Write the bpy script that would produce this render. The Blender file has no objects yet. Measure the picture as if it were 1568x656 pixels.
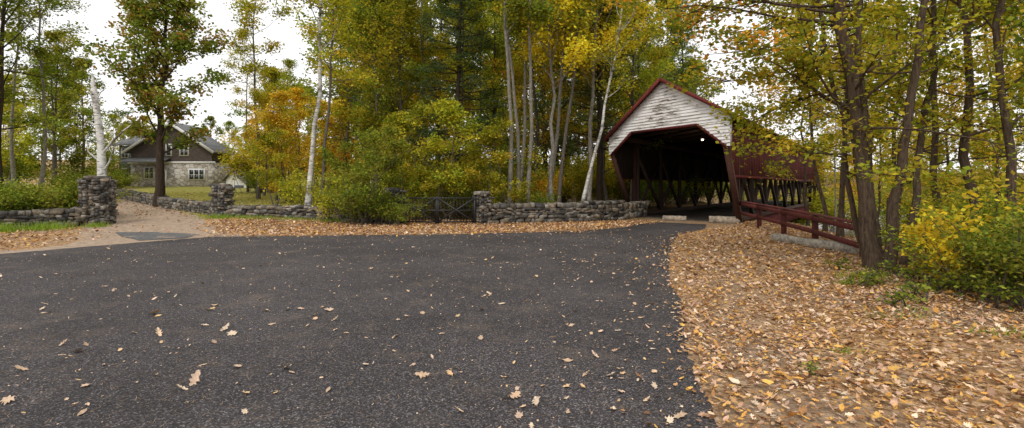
import bpy, math, numpy as np
from mathutils import Vector
R0=np.random.default_rng(7)
scene=bpy.context.scene
F=784.0; CAMZ=1.7
def sm(x,a,b):
    t=np.clip((x-a)/(b-a),0,1); return t*t*(3-2*t)
AX=np.array([.59,.807]); AX=AX/np.linalg.norm(AX); NX=np.array([AX[1],-AX[0]])
def hgt(X,Y):
    X=np.asarray(X,float); Y=np.asarray(Y,float)
    left=sm(-X,5,11)
    h=np.clip((Y-19)*.045,0,1.7)*left
    s=(X-8.7)*AX[0]+(Y-25.5)*AX[1]; t=(X-8.7)*NX[0]+(Y-25.5)*NX[1]
    d1=sm(s,3.5,9)*sm(t,-4.5,-1)*3.2
    e=X-(6.8+.25*(Y-6))
    d2=sm(e,1.2,8)*sm(Y,-5,3)*2.8
    h=h-np.maximum(d1,d2)
    h=h+sm(Y,75,200)*10
    return h
def at(px,d):
    X=(px-784)/F*d
    return np.array([X,d,float(hgt(X,d))])
class MB:
    def __init__(s): s.v=[];s.f=[];s.n=0
    def add(s,v,f,mat=0,col=(1,1,1)):
        v=np.asarray(v,float).reshape(-1,3); f=np.asarray(f,int)
        if f.ndim==1: f=f[None,:]
        c=np.asarray(col,float)
        if c.ndim==1: c=np.tile(c,(len(f),1))
        s.v.append(v); s.f.append((f+s.n,mat,c)); s.n+=len(v)
    def build(s,name,mats,smooth=False,parent=None,link=True):
        me=bpy.data.meshes.new(name)
        V=np.concatenate(s.v).astype(np.float32)
        me.vertices.add(len(V)); me.vertices.foreach_set('co',V.ravel())
        li=np.concatenate([f.ravel() for f,_,_ in s.f]).astype(np.int32)
        cnt=np.concatenate([np.full(len(f),f.shape[1]) for f,_,_ in s.f]).astype(np.int32)
        me.loops.add(len(li)); me.loops.foreach_set('vertex_index',li)
        me.polygons.add(len(cnt)); st=np.concatenate([[0],np.cumsum(cnt)[:-1]]).astype(np.int32)
        me.polygons.foreach_set('loop_start',st)
        try: me.polygons.foreach_set('loop_total',cnt)
        except Exception: pass
        mi=np.concatenate([np.full(len(f),m) for f,m,_ in s.f]).astype(np.int32)
        me.polygons.foreach_set('material_index',mi)
        if smooth: me.polygons.foreach_set('use_smooth',np.ones(len(cnt),bool))
        C=np.concatenate([c for _,_,c in s.f]); C=np.concatenate([C,np.ones((len(C),1))],1).astype(np.float32)
        at_=me.attributes.new('col','FLOAT_COLOR','FACE'); at_.data.foreach_set('color',C.ravel())
        for m in mats: me.materials.append(m)
        me.update(calc_edges=True)
        if not link: return me
        o=bpy.data.objects.new(name,me); scene.collection.objects.link(o)
        if parent: o.parent=parent
        return o
def empty(name):
    o=bpy.data.objects.new(name,None); scene.collection.objects.link(o); return o
def tube(mb,P,rad,seg=8,mat=0,col=(1,1,1),rng=None,rough=0):
    P=np.asarray(P,float); n=len(P); rad=np.broadcast_to(rad,(n,))
    T=np.gradient(P,axis=0); T/=np.linalg.norm(T,axis=1)[:,None]+1e-9
    ref=np.array([1,0,0.]) if abs(T[0,0])<.8 else np.array([0,1,0.])
    U=np.cross(T,ref); U/=np.linalg.norm(U,axis=1)[:,None]+1e-9; W=np.cross(T,U)
    a=np.linspace(0,2*np.pi,seg,endpoint=False)
    rr=rad[:,None]*np.ones((n,seg))
    if rough and rng is not None: rr=rr*(1+rng.normal(0,rough,(n,seg)))
    V=P[:,None]+U[:,None]*(np.cos(a)[None,:,None]*rr[...,None])+W[:,None]*(np.sin(a)[None,:,None]*rr[...,None])
    i=np.arange(n-1)[:,None]*seg; j=np.arange(seg)[None]; k=(np.arange(seg)+1)[None]%seg
    f=np.stack([i+j,i+k,i+seg+k,i+seg+j],-1).reshape(-1,4)
    mb.add(V.reshape(-1,3),f,mat,col)
BF=np.array([[0,3,2,1],[4,5,6,7],[0,1,5,4],[1,2,6,5],[2,3,7,6],[3,0,4,7]])
def box(mb,x0,x1,y0,y1,z0,z1,mat=0,col=(1,1,1)):
    mb.add([[x0,y0,z0],[x1,y0,z0],[x1,y1,z0],[x0,y1,z0],[x0,y0,z1],[x1,y0,z1],[x1,y1,z1],[x0,y1,z1]],BF,mat,col)
def beam(mb,p,q,w,t,mat=0,col=(1,1,1),up=(0,0,1)):
    p=np.array(p,float);q=np.array(q,float);d=q-p;d/=np.linalg.norm(d)
    up=np.array(up,float)
    if abs(d@up)>.98: up=np.array([AX[0],AX[1],0])
    s=np.cross(d,up);s/=np.linalg.norm(s);u=np.cross(s,d)
    s=s*w/2;u=u*t/2
    mb.add([p-s-u,p+s-u,p+s+u,p-s+u,q-s-u,q+s-u,q+s+u,q-s+u],BF,mat,col)
def newmat(name):
    m=bpy.data.materials.new(name); m.use_nodes=True; nt=m.node_tree; nt.nodes.clear()
    out=nt.nodes.new('ShaderNodeOutputMaterial'); return m,nt,out
def N(nt,t,**k):
    n=nt.nodes.new(t)
    for a,b in k.items(): setattr(n,a,b)
    return n
def noise(nt,vec,scale,det=4,rough=.6):
    n=N(nt,'ShaderNodeTexNoise'); n.inputs['Scale'].default_value=scale; n.inputs['Detail'].default_value=det; n.inputs['Roughness'].default_value=rough
    if vec is not None: nt.links.new(vec,n.inputs['Vector'])
    return n
def ramp(nt,fac,stops,interp='LINEAR'):
    r=N(nt,'ShaderNodeValToRGB'); r.color_ramp.interpolation=interp
    e=r.color_ramp.elements
    while len(e)<len(stops): e.new(.5)
    for i,(p,c) in enumerate(stops):
        e[i].position=p; e[i].color=(c[0],c[1],c[2],1) if hasattr(c,'__len__') else (c,c,c,1)
    nt.links.new(fac,r.inputs[0]); return r
def mix(nt,fac,a,b,mode='MIX'):
    m=N(nt,'ShaderNodeMix',data_type='RGBA',blend_type=mode)
    for i,x in ((0,fac),(6,a),(7,b)):
        if hasattr(x,'links'): nt.links.new(x,m.inputs[i])
        elif i==0: m.inputs[0].default_value=x
        else: m.inputs[i].default_value=(x[0],x[1],x[2],1)
    return m.outputs[2]
def objc(nt,scale=(1,1,1)):
    c=N(nt,'ShaderNodeTexCoord'); m=N(nt,'ShaderNodeMapping'); m.inputs['Scale'].default_value=scale
    nt.links.new(c.outputs['Object'],m.inputs[0]); return m.outputs[0]
def princ(nt,out,col,rough=.8,bump=None,bs=.5,bd=.02,spec=.3):
    p=N(nt,'ShaderNodeBsdfPrincipled'); p.inputs['Roughness'].default_value=rough
    p.inputs['Specular IOR Level'].default_value=spec
    if hasattr(col,'links'): nt.links.new(col,p.inputs['Base Color'])
    else: p.inputs['Base Color'].default_value=(*col,1)
    if bump is not None:
        b=N(nt,'ShaderNodeBump'); b.inputs['Strength'].default_value=bs; b.inputs['Distance'].default_value=bd
        nt.links.new(bump,b.inputs['Height']); nt.links.new(b.outputs[0],p.inputs['Normal'])
    nt.links.new(p.outputs[0],out.inputs[0]); return p
def leafmat(name,trans=.42,rnd=.35):
    m,nt,out=newmat(name)
    a=N(nt,'ShaderNodeAttribute',attribute_name='col')
    src=a.outputs['Color']
    if rnd>0:
        oi=N(nt,'ShaderNodeObjectInfo'); hs=N(nt,'ShaderNodeHueSaturation')
        mr=N(nt,'ShaderNodeMapRange'); mr.inputs[3].default_value=.49; mr.inputs[4].default_value=.508
        nt.links.new(oi.outputs['Random'],mr.inputs[0]); nt.links.new(mr.outputs[0],hs.inputs['Hue'])
        mv=N(nt,'ShaderNodeMapRange'); mv.inputs[3].default_value=1-rnd*.4; mv.inputs[4].default_value=1+rnd*.45
        nt.links.new(oi.outputs['Random'],mv.inputs[0]); nt.links.new(mv.outputs[0],hs.inputs['Value'])
        nt.links.new(src,hs.inputs['Color']); src=hs.outputs[0]
    d=N(nt,'ShaderNodeBsdfDiffuse'); t=N(nt,'ShaderNodeBsdfTranslucent'); mx=N(nt,'ShaderNodeMixShader'); mx.inputs[0].default_value=trans
    nt.links.new(src,d.inputs[0])
    tc=mix(nt,1.0,src,(1.5,1.45,.8),'MULTIPLY'); nt.links.new(tc,t.inputs[0])
    nt.links.new(d.outputs[0],mx.inputs[1]); nt.links.new(t.outputs[0],mx.inputs[2]); nt.links.new(mx.outputs[0],out.inputs[0])
    return m
M_leaf=leafmat('leaf_foliage',.38); M_fleaf=leafmat('forest_leaf',.38,0)
def flatleaf():
    m,nt,out=newmat('fallen_leaf'); a=N(nt,'ShaderNodeAttribute',attribute_name='col'); d=N(nt,'ShaderNodeBsdfDiffuse')
    n=noise(nt,objc(nt),60,3); r=ramp(nt,n.outputs[0],[(.3,.75),(.7,1.15)]); c=mix(nt,1.0,a.outputs['Color'],r.outputs[0],'MULTIPLY')
    nt.links.new(c,d.inputs[0]); nt.links.new(d.outputs[0],out.inputs[0]); return m
M_fallen=flatleaf()
def barkmat(name,c1,c2,scale=(6,6,1.2)):
    m,nt,out=newmat(name); v=objc(nt,scale); n=noise(nt,v,3,6,.7)
    r=ramp(nt,n.outputs[0],[(.3,c1),(.7,c2)]); princ(nt,out,r.outputs[0],.9,n.outputs[0],.9,.04,.1); return m
M_bark=barkmat('bark_grey',(.05,.042,.034),(.2,.17,.14))
M_barkd=barkmat('bark_dark',(.018,.013,.01),(.09,.065,.045),(9,9,1.5))
M_barkb=barkmat('bark_brown',(.03,.02,.014),(.16,.115,.08),(9,9,1.5))
M_barkl=barkmat('bark_pale',(.10,.09,.075),(.36,.33,.28),(4,4,2))
def birch():
    m,nt,out=newmat('bark_birch'); v=objc(nt,(2.5,2.5,14)); n=noise(nt,v,1.5,4,.6)
    v2=objc(nt,(1,1,1)); n2=noise(nt,v2,1.2,3)
    r=ramp(nt,n.outputs[0],[(.36,(.04,.035,.03)),(.44,(.62,.6,.56)),(.7,(.72,.71,.68))])
    r2=ramp(nt,n2.outputs[0],[(.36,(.2,.17,.15)),(.54,(1,1,1))])
    c=mix(nt,1.0,r.outputs[0],r2.outputs[0],'MULTIPLY'); princ(nt,out,c,.7,n.outputs[0],.3,.01,.2); return m
M_birch=birch()
def colmat(name,nscale=8,var=(.6,1.25),rough=.9,bs=.6,bd=.02,stretch=(1,1,1),spec=.2):
    m,nt,out=newmat(name); a=N(nt,'ShaderNodeAttribute',attribute_name='col'); v=objc(nt,stretch); n=noise(nt,v,nscale,7,.65)
    r=ramp(nt,n.outputs[0],[(.3,var[0]),(.7,var[1])]); c=mix(nt,1.0,a.outputs['Color'],r.outputs[0],'MULTIPLY')
    princ(nt,out,c,rough,n.outputs[0],bs,bd,spec); return m
M_stone=colmat('field_stone',7,(.3,1.35),.95,.9,.05)
M_wood=colmat('painted_boards',3,(.5,1.25),.8,.4,.01,(6,6,.6))
M_plain=colmat('plain_paint',5,(.8,1.1),.6,.1,.005)
M_metal=colmat('iron',20,(.7,1.2),.5,.2,.004,spec=.5)
def white_clap():
    m,nt,out=newmat('weathered_white_clapboard'); v=objc(nt,(1,1,7)); n=noise(nt,v,1.6,8,.75)
    n2=noise(nt,objc(nt),.5,3)
    s=N(nt,'ShaderNodeMath',operation='ADD'); nt.links.new(n.outputs[0],s.inputs[0])
    q=N(nt,'ShaderNodeMath',operation='MULTIPLY'); q.inputs[1].default_value=.45; nt.links.new(n2.outputs[0],q.inputs[0]); nt.links.new(q.outputs[0],s.inputs[1])
    r=ramp(nt,s.outputs[0],[(.585,(.2,.17,.14)),(.66,(.68,.66,.63)),(.8,(.82,.81,.8))])
    princ(nt,out,r.outputs[0],.7,n.outputs[0],.4,.01,.2); return m
M_white=white_clap()
def glass():
    m,nt,out=newmat('window_glass'); p=princ(nt,out,(.03,.035,.04),.08,spec=.6); return m
M_glass=glass()
def shingle(name,c1,c2,sc=3.):
    m,nt,out=newmat(name); v=objc(nt); b=N(nt,'ShaderNodeTexBrick'); b.inputs['Scale'].default_value=sc
    mp=N(nt,'ShaderNodeMapping'); mp.inputs['Rotation'].default_value=(math.radians(90),0,0); nt.links.new(v,mp.inputs[0]); nt.links.new(mp.outputs[0],b.inputs['Vector'])
    b.inputs['Color1'].default_value=(*c1,1); b.inputs['Color2'].default_value=(*c2,1); b.inputs['Mortar'].default_value=(c1[0]*.4,c1[1]*.4,c1[2]*.4,1)
    b.inputs['Mortar Size'].default_value=.02
    princ(nt,out,b.outputs[0],.85,b.outputs['Fac'],.3,.01); return m
M_shb=shingle('brown_shingles',(.075,.058,.05),(.12,.092,.08)); M_shg=shingle('slate_blue_shingles',(.16,.18,.2),(.22,.24,.26))
M_roof=shingle('asphalt_shingles',(.15,.15,.155),(.23,.23,.235),2.5)
def housestone():
    m,nt,out=newmat('house_stone'); v=objc(nt,(1,1,1.6)); b=N(nt,'ShaderNodeTexVoronoi'); b.inputs['Scale'].default_value=1.9; nt.links.new(v,b.inputs['Vector'])
    e=N(nt,'ShaderNodeTexVoronoi',feature='DISTANCE_TO_EDGE'); e.inputs['Scale'].default_value=1.9; nt.links.new(v,e.inputs['Vector'])
    r=ramp(nt,b.outputs['Color'],[(.2,(.34,.3,.25)),(.5,(.5,.45,.38)),(.8,(.6,.56,.5))])
    r2=ramp(nt,e.outputs[0],[(.02,.45),(.09,1)]); c=mix(nt,1.0,r.outputs[0],r2.outputs[0],'MULTIPLY'); princ(nt,out,c,.9,r2.outputs[0],.5,.03); return m
M_hst=housestone()
def groundmat():
    m,nt,out=newmat('ground_leaf_litter'); L=nt.links
    c=N(nt,'ShaderNodeTexCoord').outputs['Object']
    z=N(nt,'ShaderNodeAttribute',attribute_name='zone'); sp=N(nt,'ShaderNodeSeparateColor'); L.new(z.outputs['Color'],sp.inputs[0])
    vo=N(nt,'ShaderNodeTexVoronoi'); vo.inputs['Scale'].default_value=22; L.new(c,vo.inputs['Vector'])
    vs=N(nt,'ShaderNodeSeparateColor'); L.new(vo.outputs['Color'],vs.inputs[0])
    lit=ramp(nt,vs.outputs[0],[(0,(.14,.075,.035)),(.25,(.32,.18,.085)),(.5,(.48,.29,.15)),(.75,(.55,.32,.12)),(.95,(.68,.48,.3))])
    n1=noise(nt,c,.6,5); fine=noise(nt,c,45,5,.7)
    fr=ramp(nt,fine.outputs[0],[(.3,.5),(.7,1.25)])
    litc=mix(nt,1.0,lit.outputs[0],fr.outputs[0],'MULTIPLY')
    soil=mix(nt,fine.outputs[0],(.15,.11,.075),(.46,.35,.26))
    ms=ramp(nt,n1.outputs[0],[(.45,0),(.62,.75)]); base=mix(nt,ms.outputs[0],litc,soil)
    ng=noise(nt,c,3,6,.7)
    lawn=ramp(nt,ng.outputs[0],[(.3,(.15,.18,.035)),(.55,(.32,.29,.07)),(.72,(.45,.31,.12))])
    sand=ramp(nt,noise(nt,c,5,8,.75).outputs[0],[(.3,(.24,.17,.12)),(.5,(.4,.3,.22)),(.7,(.52,.4,.3))])
    nz=noise(nt,c,1.5,4)
    def edge(sock):
        a=N(nt,'ShaderNodeMath',operation='ADD'); L.new(sock,a.inputs[0]); L.new(nz.outputs[0],a.inputs[1])
        return ramp(nt,a.outputs[0],[(.85,0),(1.05,1)]).outputs[0]
    c1=mix(nt,edge(sp.outputs[1]),base,lawn.outputs[0]); c2=mix(nt,edge(sp.outputs[2]),c1,sand.outputs[0])
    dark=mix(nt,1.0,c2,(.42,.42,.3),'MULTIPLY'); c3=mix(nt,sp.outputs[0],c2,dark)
    ad=N(nt,'ShaderNodeMath',operation='ADD'); L.new(vo.outputs['Distance'],ad.inputs[0]); L.new(fine.outputs[0],ad.inputs[1])
    princ(nt,out,c3,.95,ad.outputs[0],.7,.03,.1); return m
M_ground=groundmat()
def asphalt(name,c1,c2):
    m,nt,out=newmat(name); c=N(nt,'ShaderNodeTexCoord').outputs['Object']
    v=N(nt,'ShaderNodeTexVoronoi'); v.inputs['Scale'].default_value=95; nt.links.new(c,v.inputs['Vector'])
    vs=N(nt,'ShaderNodeSeparateColor'); nt.links.new(v.outputs['Color'],vs.inputs[0])
    r=ramp(nt,vs.outputs[0],[(0,[x*.5 for x in c1]),(.6,c1),(.86,c2),(1.0,[x*2.4 for x in c2])])
    l=noise(nt,c,.35,6,.65); lr=ramp(nt,l.outputs[0],[(.35,.78),(.65,1.3)]); k=mix(nt,1.0,r.outputs[0],lr.outputs[0],'MULTIPLY')
    l2=noise(nt,c,1.1,9,.75); dr=ramp(nt,l2.outputs[0],[(.52,0),(.75,.45)]); k=mix(nt,dr.outputs[0],k,(.2,.145,.105))
    princ(nt,out,k,.85,v.outputs['Distance'],.55,.008,.2); return m
M_asph=asphalt('asphalt_surface',(.048,.043,.0435),(.09,.081,.081)); M_asph2=asphalt('old_asphalt',(.1,.1,.1),(.17,.165,.16))
def water():
    m,nt,out=newmat('river_water_mat'); n=noise(nt,objc(nt),2,4); princ(nt,out,(.03,.035,.025),.15,n.outputs[0],.5,.1,.3); return m
def axis(lo,hi,fl,fh,st):
    a=list(np.arange(fl,fh+1e-6,st)); x=fl; s=st
    while x>lo: s*=1.25; x-=s; a.insert(0,x)
    x=fh; s=st
    while x<hi: s*=1.25; x+=s; a.append(x)
    return np.array(a)
xs=axis(-500,500,-32,26,.35); ys=axis(-80,700,0,42,.35)
GX,GY=np.meshgrid(xs,ys); GZ=hgt(GX,GY)
edgeX=lambda Y:np.interp(Y,[-8,3.6,5.67,7.6,9.2,11.6,14.8,17.8,20.6,22.2],[1.2,1.45,1.92,2.5,2.83,3.56,4.6,5.8,8.6,10])
def seg_dist(X,Y,pts):
    D=np.full(np.shape(X),1e9)
    for (a,b),(c,d) in zip(pts[:-1],pts[1:]):
        L=(c-a)**2+(d-b)**2; t=np.clip(((X-a)*(c-a)+(Y-b)*(d-b))/L,0,1)
        D=np.minimum(D,np.hypot(X-a-t*(c-a),Y-b-t*(d-b)))
    return D
DRIVE=[(-11.5,16.5),(-14.5,20.5),(-18.5,25.5),(-24.5,32),(-33,42),(-40,50)]
AP=[(1.2,-12),(1.45,3.6),(1.92,5.67),(2.5,7.6),(2.83,9.2),(3.56,11.6),(4.6,14.8),(5.8,17.8),(7.6,20.2),(8.6,22.6),(6.4,24.2),(4.6,21.),(2.5,19.2),(-2,18.0),(-8,17.3),(-10.0,17.1),(-11.3,15.2),(-12.7,12.8),(-15.6,8),(-19.5,2),(-26,-12)]
P2=np.array(AP); pts=[]
for i in range(len(P2)):
    a=P2[i];b=P2[(i+1)%len(P2)];n=max(1,int(np.linalg.norm(b-a)/.15))
    for k in range(n):
        q=a+(b-a)*k/n; pts.append(q+(R0.normal(0,.025,2) if 3<q[1]<26 else 0))
AP2=np.array(pts)
def inpoly(x,y,P):
    ins=np.zeros(np.shape(x),bool)
    for i in range(len(P)):
        x1,y1=P[i];x2,y2=P[(i+1)%len(P)]
        if y1==y2: continue
        c=((y1>y)!=(y2>y))&(x<(x2-x1)*(y-y1)/(y2-y1)+x1); ins^=c
    return ins
mb=MB(); ny,nx=GX.shape
i=np.arange((ny-1))[:,None]*nx+np.arange(nx-1)[None]
V=np.stack([GX,GY,GZ],-1).reshape(-1,3)
inside=inpoly(GX,GY,P2)
nb=(R0.normal(0,.015,GZ.shape))*(~inside)
V[:,2]+=(nb*(sm(seg_dist(GX,GY,AP+[AP[0]]),.3,1.))).ravel()
mb.add(V,np.stack([i,i+1,i+nx+1,i+nx],-1).reshape(-1,4))
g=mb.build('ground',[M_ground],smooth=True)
lawn=(sm(-GX,7,9)*sm(GY,23.5,25.5)*sm(-GX,55,45)*sm(seg_dist(GX,GY,DRIVE),1.5,2.2))
sand=1-sm(seg_dist(GX,GY,DRIVE),1.4,2.6)
lf=[(-10.0,17.1),(-11.3,15.2),(-12.7,12.8),(-15.6,8),(-19.5,2)]; sand=np.maximum(sand,(1-sm(seg_dist(GX,GY,lf),.5,1.3)))
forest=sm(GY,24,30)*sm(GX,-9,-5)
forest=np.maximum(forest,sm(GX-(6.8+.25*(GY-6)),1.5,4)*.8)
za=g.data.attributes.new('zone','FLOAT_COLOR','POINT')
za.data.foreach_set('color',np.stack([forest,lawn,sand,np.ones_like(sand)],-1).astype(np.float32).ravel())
def sheet(name,P,z,mat):
    import bmesh
    me=bpy.data.meshes.new(name); bm=bmesh.new()
    vs=[bm.verts.new((p[0],p[1],z)) for p in P]
    fa=bm.faces.new(vs); bmesh.ops.triangulate(bm,faces=[fa]); bmesh.ops.recalc_face_normals(bm,faces=bm.faces)
    bm.to_mesh(me); bm.free()
    if me.polygons[0].normal.z<0: me.flip_normals()
    me.materials.append(mat); o=bpy.data.objects.new(name,me); scene.collection.objects.link(o); return o
sheet('asphalt_road',AP2,.008,M_asph)
sheet('driveway_apron',[(-10.6,16.6),(-10.9,17.9),(-13.0,18.8),(-14.5,18.7),(-13.3,17.4),(-11.5,15.8)],.014,M_asph2)
sheet('river',[(6,-10),(120,-10),(120,120),(6,120)],-2.4,water())
def leaf_quads(mb,C,size,col,rng,mat=1,flat=.5,asp=.6):
    n=len(C)
    a=rng.normal(size=(n,3)); a[:,2]*=.5; a/=np.linalg.norm(a,axis=1)[:,None]
    nn=rng.normal(size=(n,3)); nn[:,2]+=flat*2; b=np.cross(nn,a); b/=np.linalg.norm(b,axis=1)[:,None]+1e-9
    s=size*rng.uniform(.65,1.3,n)[:,None]
    V=np.stack([C-a*s*.5,C+b*s*asp*.5-a*s*.05,C+a*s*.5,C-b*s*asp*.5-a*s*.05],1).reshape(-1,3)
    f=np.arange(n*4).reshape(-1,4); mb.add(V,f,mat,col)
PAL=dict(
 G=[(.18,.25,.035),(.26,.32,.045),(.12,.17,.03),(.33,.36,.05),(.3,.28,.05)],
 DG=[(.10,.15,.035),(.15,.2,.04),(.08,.12,.03)],
 YG=[(.46,.46,.045),(.33,.37,.04),(.62,.53,.05),(.2,.26,.03),(.5,.4,.05)],
 Y=[(.9,.66,.04),(.85,.64,.05),(.6,.53,.05),(.9,.7,.07)],
 O=[(.78,.47,.05),(.7,.5,.05),(.42,.4,.05),(.78,.55,.06)],
 OAK=[(.18,.23,.04),(.25,.27,.045),(.36,.2,.06),(.32,.27,.06),(.13,.18,.03),(.4,.25,.07),(.22,.27,.04)],
 PINE=[(.085,.14,.06),(.12,.175,.075),(.06,.1,.045)],
 EDGE=[(.3,.33,.04),(.45,.42,.045),(.74,.5,.06),(.82,.42,.06),(.24,.29,.035)])
def foliage(mb,tw,nl,ls,pal,rng,sig=.32,flat=.6,mat=1,asp=.6,drop=.15):
    tw=np.array(tw); k=len(tw)
    keep=rng.random(k)>drop; tw=tw[keep]; k=len(tw)
    w=rng.uniform(.3,1.6,k); idx=rng.choice(k,nl,p=w/w.sum())
    pc=np.array(PAL[pal])[rng.integers(0,len(PAL[pal]),k)]*rng.uniform(.6,1.25,(k,1))
    C=tw[idx]+rng.normal(0,1,(nl,3))*np.array([sig,sig,sig*.55])
    col=np.minimum(pc[idx]*rng.uniform(.7,1.25,(nl,1)),.9)
    leaf_quads(mb,C,ls,col,rng,mat,flat,asp)
def limb(mb,p0,az,el,L,r,rng,tw,seg=5,subs=4,bark=0,up=.25):
    n=6; P=[np.array(p0,float)]; a=az; e=el
    for i in range(n-1):
        a+=rng.normal(0,.18); e+=rng.normal(0,.12)+up*.12
        P.append(P[-1]+L/(n-1)*np.array([math.cos(a)*math.cos(e),math.sin(a)*math.cos(e),math.sin(e)]))
    P=np.array(P); tube(mb,P,np.linspace(r,r*.18,n),seg,bark)
    for s in range(subs):
        t=rng.uniform(.3,1); k=min(int(t*(n-1)),n-2); q=P[k]+(P[k+1]-P[k])*(t*(n-1)-k)
        aa=a+rng.choice([-1,1])*rng.uniform(.4,1.2); ee=e+rng.uniform(-.4,.4); l=L*rng.uniform(.25,.5)
        Q=[q]
        for j in range(3):
            aa+=rng.normal(0,.2); Q.append(Q[-1]+l/3*np.array([math.cos(aa)*math.cos(ee),math.sin(aa)*math.cos(ee),math.sin(ee)]))
        tube(mb,Q,np.linspace(r*.35,r*.08,4),3,bark)
        for j in (1,2,3): tw.append(Q[j])
        tw.append((Q[2]+Q[3])/2)
    tw.append(P[-1]); tw.append(P[-2])
def trunkpath(H,lean,rng,n=12,wob=.12):
    z=np.linspace(-.3,H,n); w=np.cumsum(rng.normal(0,wob,(n,2)),0); w-=w[0]
    t=np.linspace(0,1,n)
    return np.stack([w[:,0]+lean[0]*t,w[:,1]+lean[1]*t,z],1)
def broad(seed,H,r,cb,cr,nl,ls,pal,lean=(0,0),nlimb=26,subs=5,sig=.32,stems=1,up=.4,drop=.15,el=(.1,.9),asp=.65):
    rng=np.random.default_rng(seed); mb=MB(); tw=[]
    for s in range(stems):
        ln=(lean[0]+rng.normal(0,.6)*(stems>1),lean[1]+rng.normal(0,.6)*(stems>1))
        P=trunkpath(H*(1 if s==0 else rng.uniform(.75,1)),ln,rng)
        if stems>1: P+=np.array([*rng.normal(0,r*1.6,2),0])
        n=len(P); rad=r*(1-np.linspace(0,1,n)**.9*.88); rad[0]*=1.5; rad[1]*=1.08
        tube(mb,P,rad,9,0,rng=rng,rough=.05)
        for i in range(nlimb//stems):
            t=cb+(1-cb)*((i+rng.random())/(nlimb/stems)); k=min(int(t*(n-1)),n-2); q=P[k]+(P[k+1]-P[k])*(t*(n-1)-k)
            u=(t-cb)/(1-cb); prof=math.sin(math.pi*min(1,(u*.8+.22)))**.7
            limb(mb,q,i*2.4+rng.normal(0,.5),rng.uniform(*el)+u*.4,cr*prof*rng.uniform(.6,1.15),r*.33*(1-t*.6),rng,tw,5,subs,0,up)
        tw.append(P[-1])
    foliage(mb,tw,nl,ls,pal,rng,sig,drop=drop,asp=asp); return mb
def pine(seed,H,r,cb,cr,nl=16000):
    rng=np.random.default_rng(seed); mb=MB(); tw=[]
    P=trunkpath(H,(0,0),rng,wob=.04); n=len(P); tube(mb,P,r*(1-np.linspace(0,1,n)*.9),8,0)
    lv=int(H*1.3)
    for i in range(lv):
        t=cb+(1-cb)*i/lv; q=P[0]+(P[-1]-P[0])*t; q=np.array([np.interp(q[2],P[:,2],P[:,0]),np.interp(q[2],P[:,2],P[:,1]),q[2]])
        for k in range(5):
            if rng.random()<.2: continue
            limb(mb,q,k*1.256+i+rng.normal(0,.2),rng.uniform(-.1,.2),cr*(1-(t-cb)/(1-cb)*.8)*rng.uniform(.6,1.15),r*.2,rng,tw,4,4,0,.25)
    foliage(mb,tw,nl,.22,'PINE',rng,.22,flat=.1,asp=.22,drop=.1); return mb
def shrubmesh(seed,H,W,nl,ls,pal,nst=12,sig=.16):
    rng=np.random.default_rng(seed); mb=MB(); tw=[]
    for i in range(nst):
        a=rng.uniform(0,6.28); q=np.array([rng.normal(0,W*.2),rng.normal(0,W*.2),-.05])
        limb(mb,q,a,rng.uniform(.6,1.4),math.hypot(H,W*.3)*rng.uniform(.6,1.05),.022,rng,tw,4,6,0,.1)
    foliage(mb,tw,nl,ls,pal,rng,sig,drop=.05); return mb
def lib(mb,name,bark): return mb.build(name,[bark,M_leaf],link=False)
BK=[M_bark,M_barkd,M_barkl,M_fleaf]
L={};LM={}
def reg(key,mb,name,bi):
    LM[key]=(mb,bi); L[key]=(name,bi)
def mesh_of(key):
    if isinstance(L[key],tuple): L[key]=lib(LM[key][0],L[key][0],BK[LM[key][1]])
    return L[key]
reg('g1',broad(1,17,.2,.25,4.2,13000,.19,'G'),'green_maple_mesh',0)
reg('g2',broad(2,19,.22,.25,4.6,14000,.19,'G',nlimb=30),'green_maple_b',1)
reg('g3',broad(3,15,.15,.2,3.4,11500,.18,'YG'),'yellowgreen_maple',0)
reg('yg2',broad(4,18,.18,.22,4,12500,.19,'YG'),'yellowgreen_b',0)
reg('y1',broad(5,15.5,.15,.48,3.8,11000,.18,'Y',sig=.36),'yellow_maple',2)
reg('o1',broad(6,13,.15,.2,3.6,12000,.18,'O'),'orange_maple',0)
reg('dg',broad(8,19,.22,.12,4.4,15000,.2,'DG',nlimb=34),'dark_green',1)
reg('p1',pine(9,20,.24,.22,3.8,18000),'white_pine',1)
reg('th',broad(10,19,.14,.5,2.6,6000,.17,'G',nlimb=18,drop=.2),'thin_tree',2)
reg('thy',broad(11,18,.12,.45,2.6,6000,.17,'YG',nlimb=18,drop=.2),'thin_tree_y',0)
reg('un',shrubmesh(12,4.5,4,8000,.17,'G',16,.35),'understory_green',0)
reg('un2',shrubmesh(13,4,4,8000,.17,'YG',16,.35),'understory_yg',0)
reg('un3',shrubmesh(14,4,4,7000,.17,'O',16,.35),'understory_orange',0)
def inst(key,name,px,d,s=1,rz=None,parent=None,rng=R0,tilt=0,dz=0):
    p=at(px,d); o=bpy.data.objects.new(name,mesh_of(key) if isinstance(key,str) else key); scene.collection.objects.link(o)
    o.location=(p[0],p[1],p[2]+dz); rz_=rng.uniform(0,6.28)
    if rz is None and tilt!=0: rz=0
    o.rotation_euler=(rng.normal(0,.02),tilt+rng.normal(0,.02),rz_ if rz is None else rz)
    sc=s*rng.uniform(.92,1.08); o.scale=(sc,sc,sc*rng.uniform(.92,1.08)) 
    if parent: o.parent=parent
    return o
FM=MB(); RF=np.random.default_rng(17)
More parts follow.
